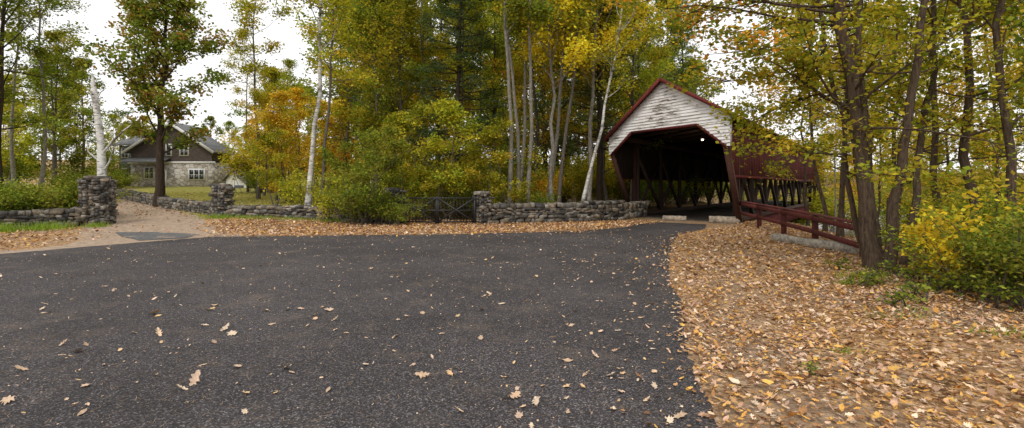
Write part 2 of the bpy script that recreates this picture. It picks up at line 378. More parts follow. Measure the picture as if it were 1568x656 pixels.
def bake(key,px,d,s):
    mb,bi=LM[key]; p=at(px,d); th=RF.uniform(0,6.28); sz=s*RF.uniform(.92,1.1)
    frac=1. if d<36 else (.75 if d<45 else (.5 if d<60 else .33))
    bright=RF.uniform(.8,1.2); tint=np.array([RF.uniform(.9,1.2),1,1])
    c,s_=math.cos(th),math.sin(th)
    for (f,m,cc),v in zip(mb.f,mb.v):
        v=v.copy()
        if m==1:
            n=int(len(f)*frac); v=v[:n*4]; cc=np.minimum(cc[:n]*bright*tint,.92); f0=np.arange(n*4).reshape(-1,4)
            if frac<1:
                q=v.reshape(-1,4,3); ce=q.mean(1,keepdims=True); v=(ce+(q-ce)/math.sqrt(frac)).reshape(-1,3)
        else:
            if d>45 and len(v)<=16: continue
            f0=f-f.min()
        W=np.stack([(v[:,0]*c-v[:,1]*s_)*s,(v[:,0]*s_+v[:,1]*c)*s,v[:,2]*sz],1)+p
        FM.add(W,f0,3 if m==1 else bi,cc)
def zone(px0,px1,d0,d1,n,keys,s=1):
    for i in range(n):
        px=px0+(px1-px0)*(i+RF.random())/n
        bake(keys[RF.integers(len(keys))],px,RF.uniform(d0,d1),s*RF.uniform(.85,1.12))
zone(-150,150,40,60,8,['g1','g2','th','g3'],.8)
zone(-200,180,62,80,9,['g1','g3','yg2'],.7)
zone(150,420,70,90,12,['g3','g1','yg2'],.52)
zone(400,520,34,48,6,['o1','thy','g3','yg2'],.62)
zone(400,560,50,65,8,['g1','g3','yg2'],.68)
zone(520,1000,31,42,12,['g1','g3','yg2','p1','thy','g3','o1'],.95)
zone(540,1050,44,60,17,['g2','g1','p1','yg2','g3','o1','g2'],1.05)
zone(520,1050,62,80,14,['dg','g2','g1','p1','dg'],1.25)
zone(560,1000,28,38,10,['un','un2','un3','un2'],.75)
zone(380,1050,42,55,13,['un','un2','un3','un'],1.15)
zone(-100,160,45,60,6,['un','un2'],.9)
zone(980,1060,48,60,4,['g1','g3','yg2'],.95)
zone(955,1040,36,41,5,['un','un2'],.8)
zone(1000,1110,50,56,5,['un2','un'],1.1)
zone(1090,1240,60,80,6,['g3','yg2','g1'],.48)
zone(1230,1750,45,75,13,['g3','yg2','g1','o1'],.7)
zone(1230,1800,24,42,7,['thy','th','g3'],.72)
zone(1180,1800,34,60,10,['un','un2','un3'],1.1)
zone(-250,-30,22,35,4,['g1','g2'],.9)
FM.build('distant_forest',BK)
# ---------------- named trees
inst(lib(broad(21,13.5,.26,.22,3.5,21000,.19,'OAK',nlimb=34,subs=6,sig=.3,drop=.22,asp=.8),'oak_mesh',M_barkd),'oak_tree',243,30,rz=1.)
inst('g2','maple_tree',-5,30,.85); inst('th','ash_tree',62,33,1.0,tilt=.03); inst('th','ash_tree',20,36,.95); inst('g1','maple_tree',80,46,.72)
inst('thy','ash_tree',395,36,.95); inst('thy','ash_tree',380,45,.8)
bt=lib(broad(31,17,.14,.45,2.4,3800,.15,'YG',nlimb=16,drop=.3),'birch_mesh',M_birch)
inst(bt,'birch_tree',470,24.8,1.0,tilt=-.012); inst('thy','ash_tree',494,25,.85,tilt=.02)
for px,d,t in ((782,25.2,-.015),(797,26,-.03),(808,25.6,.02),(838,27.5,.1),(855,27,.05),(700,30,.02),(650,33,.0),(795,28,.015)):
    inst('thy' if px in(855,700) else 'th','maple_tree',px,d,.95,tilt=t)
inst('y1','yellow_maple_tree',845,26.8,1.0); inst('y1','yellow_maple_tree',905,28.5,1.0); inst('y1','yellow_maple_tree',640,36,.85); inst('g3','maple_tree',975,34,.95); inst('g1','maple_tree',1010,40,.85)
inst('p1','pine_tree',700,29,.9); inst('p1','pine_tree',600,38,.95)
inst('g1','maple_tree',575,30,.72); inst('g2','maple_tree',760,36,.9); inst('g3','maple_tree',620,30,.9)
inst(bt,'birch_tree',886,25.6,.75,tilt=.2)
sm1=lib(broad(41,5.6,.06,.12,2.4,8500,.13,'YG',nlimb=18,sig=.2,stems=2,drop=.2),'sapling_mesh',M_bark)
inst(sm1,'maple_sapling',690,25.5,1.0); inst(sm1,'maple_sapling',760,24.8,.9); inst(sm1,'maple_sapling',640,25.6,.95)
sm2=lib(broad(42,4.2,.05,.08,1.7,7000,.12,'G',nlimb=16,sig=.2,stems=3,drop=.1),'sapling_green',M_bark)
inst(sm2,'green_sapling',560,22.4,.9); inst(sm2,'green_sapling',525,24.5,.8)
sm3=lib(broad(43,7,.06,.1,2.4,6000,.14,'O',nlimb=18,sig=.25,stems=2),'sapling_orange',M_bark)
inst(sm3,'yellow_sapling',440,33,.95); inst(sm1,'maple_sapling',420,31,.7); inst(sm3,'yellow_sapling',400,45,.9)
def snag():
    rng=np.random.default_rng(5); mb=MB(); p=at(157,25)
    P=np.array([(0,0,-.2),(.03,0,1.2),(-.03,0,2.4),(-.12,.05,3.6),(-.25,0,4.9),(-.42,0,6.0),(-.5,0,6.9)]); tube(mb,P,[.26,.22,.2,.17,.15,.14,.03],10,rng=rng,rough=.05)
    for q,pts,r in (((-.1,0,2.9),[(.4,0,3.5),(.9,.1,4.1),(1.3,.1,4.4)],.07),((-.2,0,4.3),[(-.7,0,4.6),(-1.1,.2,4.3)],.05),((.0,0,2.1),[(.5,-.2,2.6),(.7,-.2,3.3),(1.0,-.2,3.5)],.05),((-.1,0,2.6),[(-.7,0,3.1),(-.9,.1,3.9)],.05),((-.35,0,5.5),[(-.1,0,6.0),(.05,.1,6.2)],.04)):
        tube(mb,[q]+pts,np.linspace(r,r*.35,len(pts)+1),6)
    o=mb.build('dead_birch_tree',[M_birch]); o.location=p
snag()
def bigtree():
    rng=np.random.default_rng(77); mb=MB(); tw=[]
    def w(px,y,dd): return np.array([(px-784)/F*dd,dd,CAMZ+(285-y)/F*dd])
    stems=[([(1340,425,10.4),(1330,330,10.4),(1320,230,10.3),(1306,150,10.2),(1292,60,10.1),(1280,-40,10),(1262,-160,9.9),(1240,-300,9.8)],.16),
           ([(1352,425,10.5),(1334,300,10.6),(1327,180,10.8),(1312,80,11),(1320,-60,11.2),(1330,-250,11.4)],.10),
           ([(1358,428,10.2),(1368,330,10.1),(1382,240,10),(1400,140,9.9),(1412,40,9.8),(1425,-80,9.7),(1440,-260,9.6)],.105),
           ([(1380,428,10.8),(1400,320,11),(1412,200,11.2),(1432,100,11.3),(1430,-20,11.4),(1455,-220,11.6)],.085),
           ([(1330,420,10.7),(1300,300,10.9),(1290,180,11),(1262,80,11),(1250,-60,11),(1235,-250,11)],.06)]
    for pts,r in stems:
        Q=np.array([w(*p) for p in pts]); n=len(Q)
        tt=np.linspace(0,n-1,n*3); P=np.stack([np.interp(tt,np.arange(n),Q[:,k]) for k in range(3)],1); P[1:-1]+=rng.normal(0,.025,(len(P)-2,3))
        rad=r*(1-np.linspace(0,.6,len(P))); rad[0]*=1.5; rad[1]*=1.2
        tube(mb,P,rad,11,0,rng=rng,rough=.06)
        for i in range(13):
            t=rng.uniform(.25,1); k=min(int(t*(len(P)-1)),len(P)-2)
            limb(mb,P[k],rng.uniform(0,6.28),rng.uniform(-.1,.7),rng.uniform(1.4,3.2),r*.2,rng,tw,5,5,0,.1)
    for z,az,Lh in ((4.3,2.85,2.6),(4.8,3.0,3.9),(5.3,2.9,4.2),(5.0,2.6,3.0),(3.7,2.6,1.8),(5.6,3.2,3.8),(3.3,2.9,1.5),(5.1,3.3,4.4),(4.5,3.3,2.4)):
        t3=[]; q=w(1305,285-(z-1.7)/10.2*F,10.2); limb(mb,q,az,.05,Lh,.035,rng,t3,5,9,0,.02)
        foliage(mb,t3,650,.105,'EDGE' if z>4.4 else 'YG',rng,.17,drop=.03)
    foliage(mb,tw,13000,.105,'YG',rng,.2,drop=.3)
    mb.build('multi_stem_maple_tree',[M_barkb,M_leaf])
bigtree()
mt=lib(broad(51,13,.09,.2,2.6,9000,.115,'YG',nlimb=28,sig=.26,drop=.25),'slim_maple',M_barkb)
mt2=lib(broad(52,12,.08,.2,2.6,8500,.115,'G',nlimb=26,sig=.26,drop=.25),'slim_maple2',M_barkb)
mt3=lib(broad(53,11,.07,.25,2.3,7500,.115,'O',nlimb=22,sig=.26,drop=.3),'slim_maple3',M_barkb)
for px,d,m in ((1490,11,mt),(1545,9.8,mt2),(1440,14,mt),(1262,19,mt3),(1285,17,mt),(1510,17,mt3),(1610,12,mt),(1380,18,mt),(1460,22,mt),(1235,27,mt),(1560,20,mt2),(1340,24,mt3)):
    inst(m,'slim_maple_tree',px,d,1.0 if px<1300 else 1.1)
s1=lib(shrubmesh(61,1.5,1.6,4200,.085,'G',16,.14),'shrub_g',M_bark); s2=lib(shrubmesh(62,1.35,1.2,900,.11,'Y',9,.14),'shrub_y',M_bark); s3=lib(shrubmesh(63,1.5,1.5,3000,.09,'YG',14,.16),'shrub_yg',M_bark)
for px,d,m,s in ((1548,7.4,s1,.75),(1520,8.3,s1,.6),(1440,8.7,s2,1.0),(1475,8.4,s2,.8),(1415,9.8,s2,.7),(1590,6.9,s1,.8),(1410,11,s3,.7),(1530,9.5,s3,.9),(1480,10.5,s1,.75),(1600,8,s1,1.0),(1440,12.5,s3,1.0)):
    inst(m,'shrub',px,d,s)
s4=lib(shrubmesh(64,1.3,2.2,7500,.1,'G',22,.18),'hedge_bush',M_bark)
for px,d,s in ((-30,20.8,1.1),(15,21.5,1.15),(60,21.8,1.1),(100,22.3,1.05),(125,23.2,.95),(-80,20,1.1)): inst(s4,'green_shrub',px,d,s)
for px,d,m,s in ((180,50,s4,1.1),(120,38,s4,1.3),(410,44,s4,1.2),(555,22.1,s1,1.2),(585,22.3,s1,1.1),(530,23,s3,1.1),(500,26,s3,1.2),(460,29,s3,1),(690,26,s1,1.1),(650,26.5,s3,1.2),(720,26.6,s1,1.),(780,26,s3,1.),(820,26,s1,.9),(605,21.9,s1,.6)):
    inst(m,'shrub',px,d,s)
# ---------------- stones
def stone_unit():
    g=np.linspace(-1,1,3); pts={};vs=[];fs=[]
    def vid(p):
        k=tuple(np.round(p,3))
        if k not in pts: pts[k]=len(vs); vs.append(p)
        return pts[k]
    for ax in range(3):
        for sg in (-1,1):
            for i in range(2):
                for j in range(2):
                    q=[]
                    for a,b in ((i,j),(i+1,j),(i+1,j+1),(i,j+1)):
                        p=np.zeros(3);p[ax]=sg;p[(ax+1)%3]=g[a];p[(ax+2)%3]=g[b];q.append(vid(p))
                    fs.append(q if sg>0 else q[::-1])
    v=np.array(vs); sp=v/np.linalg.norm(v,axis=1)[:,None]*1.25
    return v*.72+sp*.28, np.array(fs)
SU,SF=stone_unit()
SC=[(.16,.148,.13),(.24,.22,.19),(.1,.095,.085),(.32,.29,.25),(.19,.16,.125),(.08,.075,.07),(.28,.23,.17)]
def stones_line(mb,a,b,z0f,H,th,rng,size=.3,tone=1.,dark=(.03,.027,.024)):
    a=np.array(a,float);b=np.array(b,float);L=np.linalg.norm(b-a);d=(b-a)/L;n=np.array([-d[1],d[0]])
    z=0
    k=max(2,int(L/1.0))
    for i in range(k):
        p=a+d*L*i/k;q=a+d*L*(i+1)/k;zz=min(z0f(p),z0f(q))
        t=th*.3
        V=[[*(p-n*t),zz-.3],[*(q-n*t),zz-.3],[*(q+n*t),zz-.3],[*(p+n*t),zz-.3],[*(p-n*t),zz+H*.88],[*(q-n*t),zz+H*.88],[*(q+n*t),zz+H*.88],[*(p+n*t),zz+H*.88]]
        mb.add(V,BF,0,dark)
    while z<H-.03:
        hh=min(rng.uniform(.4,1.1)*size*.6,H-z+.04); s=-rng.uniform(0,.2)
        while s<L:
            w=rng.uniform(.4,1.5)*size
            for side in (-1,1):
                c=a+d*(s+w/2)+n*side*th*rng.uniform(.24,.31)
                zz=z0f(c)+z+hh/2+rng.normal(0,.015)
                v=SU*np.array([w/2*.98,th*.26,hh/2*1.0])*rng.uniform(.88,1.14,3)+rng.normal(0,.12,SU.shape)*np.array([w/2,th*.2,hh/2])
                ang=rng.normal(0,.14)
                W=np.stack([c[0]+v[:,0]*d[0]+v[:,1]*n[0],c[1]+v[:,0]*d[1]+v[:,1]*n[1],zz+v[:,2]+v[:,0]*ang],1)
                mb.add(W,SF,0,np.array(SC[rng.integers(len(SC))])*tone*rng.uniform(.7,1.25))
            s+=w
        z+=hh
gz=lambda p: float(hgt(p[0],p[1]))
def wall(name,pts,H,th=.5,size=.3,tone=1.,seed=0):
    rng=np.random.default_rng(seed); mb=MB()
    for a,b in zip(pts[:-1],pts[1:]): stones_line(mb,a,b,gz,H,th,rng,size,tone)
    return mb.build(name,[M_stone])
wall('stone_wall',[(-30,13.2),(-20,19.2),(-17.6,20.8)],.72,seed=1,tone=.8)
wall('stone_wall',[(-14.3,24.9),(-20,29.5),(-29,38)],.55,seed=2,tone=1.1)
wall('stone_wall',[(-13.3,24.3),(-10.5,23.8),(-5.6,23.1)],.55,seed=3,tone=1.0)
wall('stone_wall',[(-1.0,23.0),(3.4,24.2),(5.3,25.6)],.92,size=.34,seed=4,tone=.9)
wall('bridge_abutment_wall',[(5.2,25.6),(6.6,27.6),(7.4,29)],.8,size=.6,seed=5,tone=1.5)
def pillar(name,x,y,w,H,seed,tone=1):
    rng=np.random.default_rng(seed); mb=MB(); h=w/2; z0=lambda p:gz((x,y))
    a=.12
    box(mb,x-h+.08,x+h-.08,y-h+.08,y+h-.08,gz((x,y))-.2,gz((x,y))+H-.1,0,(.03,.027,.024))
    for (p,q) in (((x-h,y-h+a),(x+h,y-h+a)),((x-h,y+h-a),(x+h,y+h-a)),((x-h+a,y-h),(x-h+a,y+h)),((x+h-a,y-h),(x+h-a,y+h))):
        stones_line(mb,p,q,z0,H-.1,.24,rng,.26,tone)
    for i in range(9):
        v=SU*np.array([.22,.22,.07])+rng.normal(0,.015,SU.shape); v+=np.array([x+rng.uniform(-h,h)*.7,y+rng.uniform(-h,h)*.7,gz((x,y))+H-.06+rng.uniform(0,.05)])
        mb.add(v,SF,0,np.array(SC[rng.integers(6)])*tone)
    mb.build(name,[M_stone])
pillar('stone_pillar',-17.15,21.2,.74,1.95,11); pillar('stone_pillar',-13.9,24.5,.56,1.5,12,1.1); pillar('stone_pillar',-1.35,22.95,.45,1.4,13); pillar('stone_pillar',-5.35,23.0,.6,1.55,14,.8)
mb=MB(); gx0,gx1,gy=-4.95,-1.65,22.6
ic=(.022,.02,.019)
for z in (.12,.62,1.16): beam(mb,(gx0,gy,z),(gx1,gy,z+.0),.05,.06,0,ic)
xm=(gx0+gx1)/2
for x in (gx0,xm-.04,xm+.04,gx1): beam(mb,(x,gy-.002,.03),(x,gy-.002,1.25),.08,.08,0,ic)
for x in np.arange(gx0+.14,gx1,.14): beam(mb,(x,gy+.04,.12),(x,gy+.04,1.16),.022,.022,0,ic)
for a,b in ((gx0,xm-.04),(xm+.04,gx1)):
    beam(mb,(a,gy-.06,.12),(b,gy-.06,1.16),.03,.06,0,ic); beam(mb,(a,gy-.095,1.16),(b,gy-.095,.12),.03,.06,0,ic)
mb.build('iron_gate',[M_metal])
# ---------------- covered bridge
br=empty('covered_bridge')
RW=np.array([8.85,21.3]); LW=np.array([5.35,26.8]); WV=LW-RW
def B(u,v,z):
    p=RW+WV*u+AX*v; return np.array([p[0],p[1],z])
def bbox(mb,u0,u1,v0,v1,z0,z1,mat=0,col=(1,1,1),z1b=None):
    zb=z1 if z1b is None else z1b
    mb.add([B(u0,v0,z0),B(u1,v0,z0),B(u1,v1,z0),B(u0,v1,z0),B(u0,v0,z1),B(u1,v0,zb),B(u1,v1,zb),B(u0,v1,z1)],BF,mat,col)
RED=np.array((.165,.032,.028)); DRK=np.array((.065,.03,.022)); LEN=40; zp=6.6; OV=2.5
eave=lambda u: 4.8-.4*u
cz0=3.35; slant=lambda v: cz0*(1-v/OV) if v<OV else -9
rng=np.random.default_rng(3)
for name,u0,u1,ui in (('right_siding',0,.006,.0075),('left_siding',.994,1.0,.9895)):
    mb=MB(); v=0; ze=eave(u0)
    while v<LEN:
        w=rng.uniform(.17,.26); c=RED*rng.uniform(.7,1.2); j=rng.uniform(0,.0025)
        zb=max(2.12,slant(v+w*.5)); bbox(mb,u0-j,u1,v+.004,v+w-.004,zb+rng.uniform(-.02,.02),ze,0,c)
        if v>3.5: bbox(mb,u0-j,u1,v+.004,v+w-.004,-.75,.12+rng.uniform(-.01,.01),0,c*1.05)
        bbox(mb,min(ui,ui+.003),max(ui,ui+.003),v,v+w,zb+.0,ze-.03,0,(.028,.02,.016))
        v+=w
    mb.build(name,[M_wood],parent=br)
mb=MB()
for u in (-.012,1.012):
    ze=eave(u)
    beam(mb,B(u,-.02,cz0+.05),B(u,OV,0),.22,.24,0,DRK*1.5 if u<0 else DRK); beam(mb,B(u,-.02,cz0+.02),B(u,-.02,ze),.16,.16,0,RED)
    beam(mb,B(u,.2,ze-.12),B(u,LEN,ze-.12),.06,.22,0,RED*.8)
    beam(mb,B(u,1.0,2.12),B(u,LEN,2.12),.07,.12,0,RED*.8); beam(mb,B(u,2.9,.12),B(u,LEN,.12),.09,.16,0,DRK)
    uu=.985 if u>.5 else .015
    beam(mb,B(uu,OV,-.2),B(uu,OV,ze-.3),.24,.24,0,DRK)
mb.build('posts_and_trim',[M_wood],parent=br)
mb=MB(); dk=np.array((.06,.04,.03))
for u in (.035,.965):
    v=2.7; ze=eave(u)-.1; st=3.6
    while v<LEN-st:
        beam(mb,B(u,v,.0),B(u,v,ze),.2,.2,0,dk)
        beam(mb,B(u+.012,v,.15),B(u+.012,v+st,3.2),.14,.17,0,dk)
        beam(mb,B(u-.012,v+st,.15),B(u-.012,v,3.2),.14,.17,0,dk)
        v+=st
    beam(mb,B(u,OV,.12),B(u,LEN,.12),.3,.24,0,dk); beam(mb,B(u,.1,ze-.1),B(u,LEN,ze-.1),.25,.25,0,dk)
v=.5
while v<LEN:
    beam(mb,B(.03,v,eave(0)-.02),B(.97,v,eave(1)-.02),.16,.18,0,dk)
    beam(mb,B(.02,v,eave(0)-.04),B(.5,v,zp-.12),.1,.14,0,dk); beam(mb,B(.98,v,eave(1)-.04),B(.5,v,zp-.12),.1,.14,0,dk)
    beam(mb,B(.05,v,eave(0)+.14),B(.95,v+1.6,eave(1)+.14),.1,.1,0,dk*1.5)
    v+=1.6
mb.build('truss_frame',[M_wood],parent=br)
mb=MB(); v=OV-.4
while v<LEN:
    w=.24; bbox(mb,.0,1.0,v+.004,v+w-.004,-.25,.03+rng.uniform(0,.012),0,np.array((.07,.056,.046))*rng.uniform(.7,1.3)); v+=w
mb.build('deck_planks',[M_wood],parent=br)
ou=.07
zeo={-ou:eave(0)-(zp-eave(0))*2*ou, 1+ou:eave(1)-(zp-eave(1))*2*ou}
mb=MB()
for ua in (-ou,1+ou):
    zo=zeo[ua]
    V=[B(ua,-.42,zo+.06),B(.5,-.42,zp+.06),B(.5,LEN,zp+.06),B(ua,LEN,zo+.06),B(ua,-.42,zo+.13),B(.5,-.42,zp+.13),B(.5,LEN,zp+.13),B(ua,LEN,zo+.13)]
    mb.add(V,BF,0,(.035,.028,.025))
mb.build('roof',[M_wood],parent=br)
mb=MB()
for ua in (-ou,1+ou):
    zo=zeo[ua]; beam(mb,B(ua,-.45,zo+.03),B(.5,-.45,zp+.03),.07,.15,0,RED*1.1); beam(mb,B(ua,-.42,zo+.02),B(ua,LEN,zo+.02),.05,.16,0,RED*.4)
cz1=4.4; cu=.20
for a,b in (((-.02,cz0),(cu,cz1)),((cu,cz1),(1-cu,cz1)),((1-cu,cz1),(1.02,cz0))): beam(mb,B(a[0],-.12,a[1]-.03),B(b[0],-.12,b[1]-.03),.1,.11,0,RED*.7)
mb.build('gable_trim',[M_wood],parent=br)
mb=MB()
def row(ul0,ur0,ul1,ur1,z0,z1):
    a=-.17+rng.normal(0,.006);b=-.12
    mb.add([B(ul0,a,z0),B(ur0,a,z0),B(ur1,b,z1),B(ul1,b,z1)],[0,1,2,3]); mb.add([B(ul0,a,z0),B(ur0,a,z0),B(ur0,b+.03,z0),B(ul0,b+.03,z0)],[3,2,1,0])
    mb.add([B(ul0,-.06,z0),B(ur0,-.06,z0),B(ur1,-.06,z1),B(ul1,-.06,z1)],[3,2,1,0])
def rl(z):
    zo=zeo[-ou]; return max(-.045,-ou+(max(z,zo)-zo)/(zp-zo)*(.5+ou))
def rr(z):
    zo=zeo[1+ou]; return min(1.045,1+ou-(max(z,zo)-zo)/(zp-zo)*(.5+ou))
opn=lambda z: cu*(z-cz0)/(cz1-cz0)
z=cz0; dz=.14
while z<zp-.02:
    z1=min(z+dz,zp)
    if z<cz1:
        z1=min(z1,cz1)
        row(rl(z),opn(z),rl(z1),opn(z1),z,z1); row(1-opn(z),rr(z),1-opn(z1),rr(z1),z,z1)
    else: row(rl(z),rr(z),rl(z1),rr(z1),z,z1)
    z=z1
bbox(mb,-.048,-.044,-.16,.1,cz0,eave(0)-.1,0); bbox(mb,1.044,1.048,-.16,.1,cz0,eave(1)-.1,0)
mb.build('gable_clapboards',[M_white],parent=br)
mm,nt,out=newmat('lamp_glow'); e=N(nt,'ShaderNodeEmission'); e.inputs[0].default_value=(1,.85,.6,1); e.inputs[1].default_value=5; nt.links.new(e.outputs[0],out.inputs[0])
mb=MB(); lp=B(.35,3.5,4.05); v=SU*np.array([.045,.045,.04])+lp; mb.add(v,SF); mb.build('ceiling_lamp_bulb',[mm],parent=br)
mb=MB(); tube(mb,[lp+[0,0,.03],lp+[0,0,.12],lp+[0,0,.6]],[.12,.05,.015],10,0,(.05,.05,.05)); mb.build('ceiling_lamp_shade',[M_metal],parent=br)
pl=bpy.data.lights.new('bridge_lamp_light','POINT'); pl.energy=10; pl.color=(1,.8,.55); pl.shadow_soft_size=.06; po=bpy.data.objects.new('bridge_lamp_light',pl); po.location=lp-np.array([0,0,.15]); po.parent=br; scene.collection.objects.link(po)
mb=MB(); rg=np.random.default_rng(8); stones_line(mb,B(.0,OV+.3,0)[:2],B(1,OV+.3,0)[:2],lambda p:-1.6,1.35,.8,rg,.6,1.3); mb.build('stone_abutment',[M_stone],parent=br)
# ---------------- railing
mb=MB(); pts=[(10.3,23.2),(9.9,20.5),(9.45,17.8),(9.0,15.2),(8.25,12.0)]; zt=[.98,.93,.88,.82,.76]; RC=np.array((.125,.032,.026))
for k,(p,zz) in enumerate(zip(pts,zt)): beam(mb,(p[0],p[1],-.9),(p[0],p[1],zz),.13,.13,0,RC*.8,up=(0,1,0))
for k in range(4):
    p,q=pts[k],pts[k+1]
    for off,hh in ((-.07,.14),(-.46,.13)): beam(mb,(p[0]-.1,p[1]+.02,zt[k]+off),(q[0]-.1,q[1]+.02,zt[k+1]+off),.04,hh,0,RC)
    beam(mb,(p[0],p[1],zt[k]+.04),(q[0],q[1],zt[k+1]+.04),.2,.035,0,RC*1.15)
mb.build('wooden_railing',[M_wood])
def block(name,c,L,ang,w,h,col,seed):
    rng=np.random.default_rng(seed); mb=MB(); n=7; xs_=np.linspace(-L/2,L/2,n); V=[]
    prof=np.array([(-.5,0),(.5,0),(.5,.75),(.38,1),(-.38,1),(-.5,.75)])
    for x in xs_:
        for a,b in prof: V.append((x,a*w*(1+rng.normal(0,.04)),b*h*(1+rng.normal(0,.04))-.03))
    V=np.array(V); f=[]
    for i in range(n-1):
        for j in range(6): f.append([i*6+j,(i+1)*6+j,(i+1)*6+(j+1)%6,i*6+(j+1)%6])
    mb.add(V,f,0,col); mb.add(V[:6],[0,1,2,3,4,5],0,col); mb.add(V[-6:],[5,4,3,2,1,0],0,col)
    o=mb.build(name,[M_stone]); o.location=(c[0],c[1],float(hgt(c[0],c[1]))); o.rotation_euler[2]=ang
GRN=(.42,.35,.27)
block('granite_block',(9.7,23.4),1.3,-.3,.45,.34,GRN,1); block('granite_block',(8.0,25.2),1.1,-.35,.4,.26,GRN,2)
block('granite_curb',(8.35,14.2),3.2,math.radians(99),.3,.26,(.36,.32,.26),3)
# ---------------- house
hs=empty('house'); k=55/F
def hx(px): return (px-784)*k
y0=55.; zb=1.5; HD=3.5
def zy(y): return CAMZ+(285-y)*k
WH=(.75,.74,.72)
mb=MB(); box(mb,hx(200),hx(326),y0,y0+HD,zb-.6,zy(249)); mb.build('stone_lower_storey',[M_hst],parent=hs)
mb=MB(); xa,xb=hx(200),hx(324); xc=hx(264); pe=zy(190); ez=zy(230); zb2=zy(249)
V=[(xa,y0+.05,zb2),(xb,y0+.05,zb2),(xb,y0+.05,ez),(xc,y0+.05,pe),(xa,y0+.05,ez)]
V2=[(a,y0+HD,c) for a,_,c in V]; mb.add(V+V2,[0,1,2,3,4]); mb.add(V+V2,[9,8,7,6,5]); mb.add(V+V2,[[0,5,6,1],[1,6,7,2],[4,9,5,0]]); mb.build('shingled_gable',[M_shb],parent=hs)
mb=MB()
for (xe) in (xa-.5,xb+.5):
    ee=ez-.35
    V=[(xe,y0-.5,ee),(xc,y0-.5,pe+.06),(xc,y0+HD+.4,pe+.06),(xe,y0+HD+.4,ee)]; V=V+[(a,b,c+.16) for a,b,c in V]; mb.add(V,BF)
mb.build('main_roof',[M_roof],parent=hs)
mb=MB()
for xe in (xa-.5,xb+.5): beam(mb,(xe,y0-.53,ez-.32),(xc,y0-.53,pe+.08),.06,.28,0,WH)
box(mb,xa-.3,xb+.4,y0-.06,y0+.04,zb2-.12,zb2+.1,0,WH)
def window(x0,x1,ya,yb,yy,nm=2):
    box(mb,x0-.1,x1+.1,yy-.08,yy-.01,yb-.1,ya+.1,0,WH)
    n=nm; w=(x1-x0)/n
    for i in range(n): 
        box(mb,x0+i*w+.05,x0+(i+1)*w-.05,yy-.1,yy-.084,yb+.03,(ya+yb)/2-.025,1); box(mb,x0+i*w+.05,x0+(i+1)*w-.05,yy-.1,yy-.084,(ya+yb)/2+.025,ya-.03,1)
window(hx(290),hx(313),zy(260),zy(275),y0,3); window(hx(222),hx(236),zy(257),zy(273),y0,2); window(hx(246),hx(254),zy(262),zy(288),y0,1)
window(hx(255),hx(262),zy(222),zy(238),y0+.05,1); window(hx(276),hx(288),zy(222),zy(238),y0+.05,2)
xw0,xw1=hx(166),hx(200)-.02
window(hx(171),hx(181),zy(226),zy(240),y0+1.5,2); window(hx(171),hx(181),zy(258),zy(272),y0+1.5,2)
mb.build('windows_and_trim',[M_plain,M_glass],parent=hs)
mb=MB(); box(mb,xw0,xw1,y0+1.5,y0+8,zb-.6,zy(222)); mb.build('wing_walls',[M_shg],parent=hs)
mb=MB(); V=[(xw0-.5,y0+1,zy(222)),(xw1+.0,y0+1,zy(222)),(xw1+.0,y0+4.8,zy(203)),(xw0-.5,y0+4.8,zy(203))]; V=V+[(a,b,c+.15) for a,b,c in V]; mb.add(V,BF)
V=[(xa+.02,y0-1.6,zy(250)),(hx(262),y0-1.6,zy(250)),(hx(262),y0-.07,zy(243)),(xa+.02,y0-.07,zy(243))]; V=V+[(a,b,c+.12) for a,b,c in V]; mb.add(V,BF)
mb.build('wing_roof',[M_roof],parent=hs)
mb=MB(); box(mb,hx(232),hx(240),y0+2,y0+3,zy(230),zy(188)); mb.build('chimney',[M_hst],parent=hs)
sh=empty('garden_shed'); kx=lambda px:(px-784)*52/F; sz=lambda y:CAMZ+(285-y)*52/F
mb=MB(); xa2,xb2=kx(346),kx(380); xm=kx(356); V=[(xa2,52,sz(298)-.5),(xb2,52,sz(298)-.5),(xb2,52,sz(284)),(xm,52,sz(264)),(xa2,52,sz(276))]; V2=[(a,55,c) for a,_,c in V]
mb.add(V+V2,[0,1,2,3,4],0,WH); mb.add(V+V2,[[0,5,6,1],[1,6,7,2],[4,9,5,0]],0,WH); box(mb,kx(359),kx(373),51.94,51.99,sz(296),sz(284),0,(.1,.11,.12)); mb.build('shed_walls',[M_plain],parent=sh)
mb=MB()
for xe,ze_ in ((xa2-.3,sz(278)),(xb2+.3,sz(287))):
    V=[(xe,51.7,ze_),(xm,51.7,sz(263)),(xm,55.3,sz(263)),(xe,55.3,ze_)]; V=V+[(a,b,c+.12) for a,b,c in V]; mb.add(V,BF)
mb.build('shed_roof',[M_roof],parent=sh)
# ---------------- fallen leaves
rng=np.random.default_rng(99)
def leafshape(kind):
    if kind==0: pr=[(0,1),(.18,.55),(.42,.7),(.4,.35),(.85,.42),(.6,.05),(.62,-.25),(.2,-.22),(.06,-.45)]
    elif kind==1: pr=[(0,1),(.2,.8),(.14,.62),(.42,.5),(.2,.25),(.5,.05),(.22,-.2),(.25,-.5),(.06,-.7)]
    else: pr=[(0,.9),(.18,.6),(.36,.2),(.38,-.1),(.28,-.4),(.1,-.62),(.04,-.7),(.02,-.75),(.01,-.8)]
    r=np.array(pr); l=r[1:][::-1]*np.array([-1,1]); return np.concatenate([r,l])*.5
SH=[leafshape(k) for k in range(3)]
FC=np.array([(.66,.4,.21),(.78,.54,.34),(.45,.23,.1),(.72,.37,.1),(.84,.66,.48),(.27,.14,.07),(.82,.48,.13),(.6,.37,.25),(.74,.48,.34),(.66,.38,.17)])
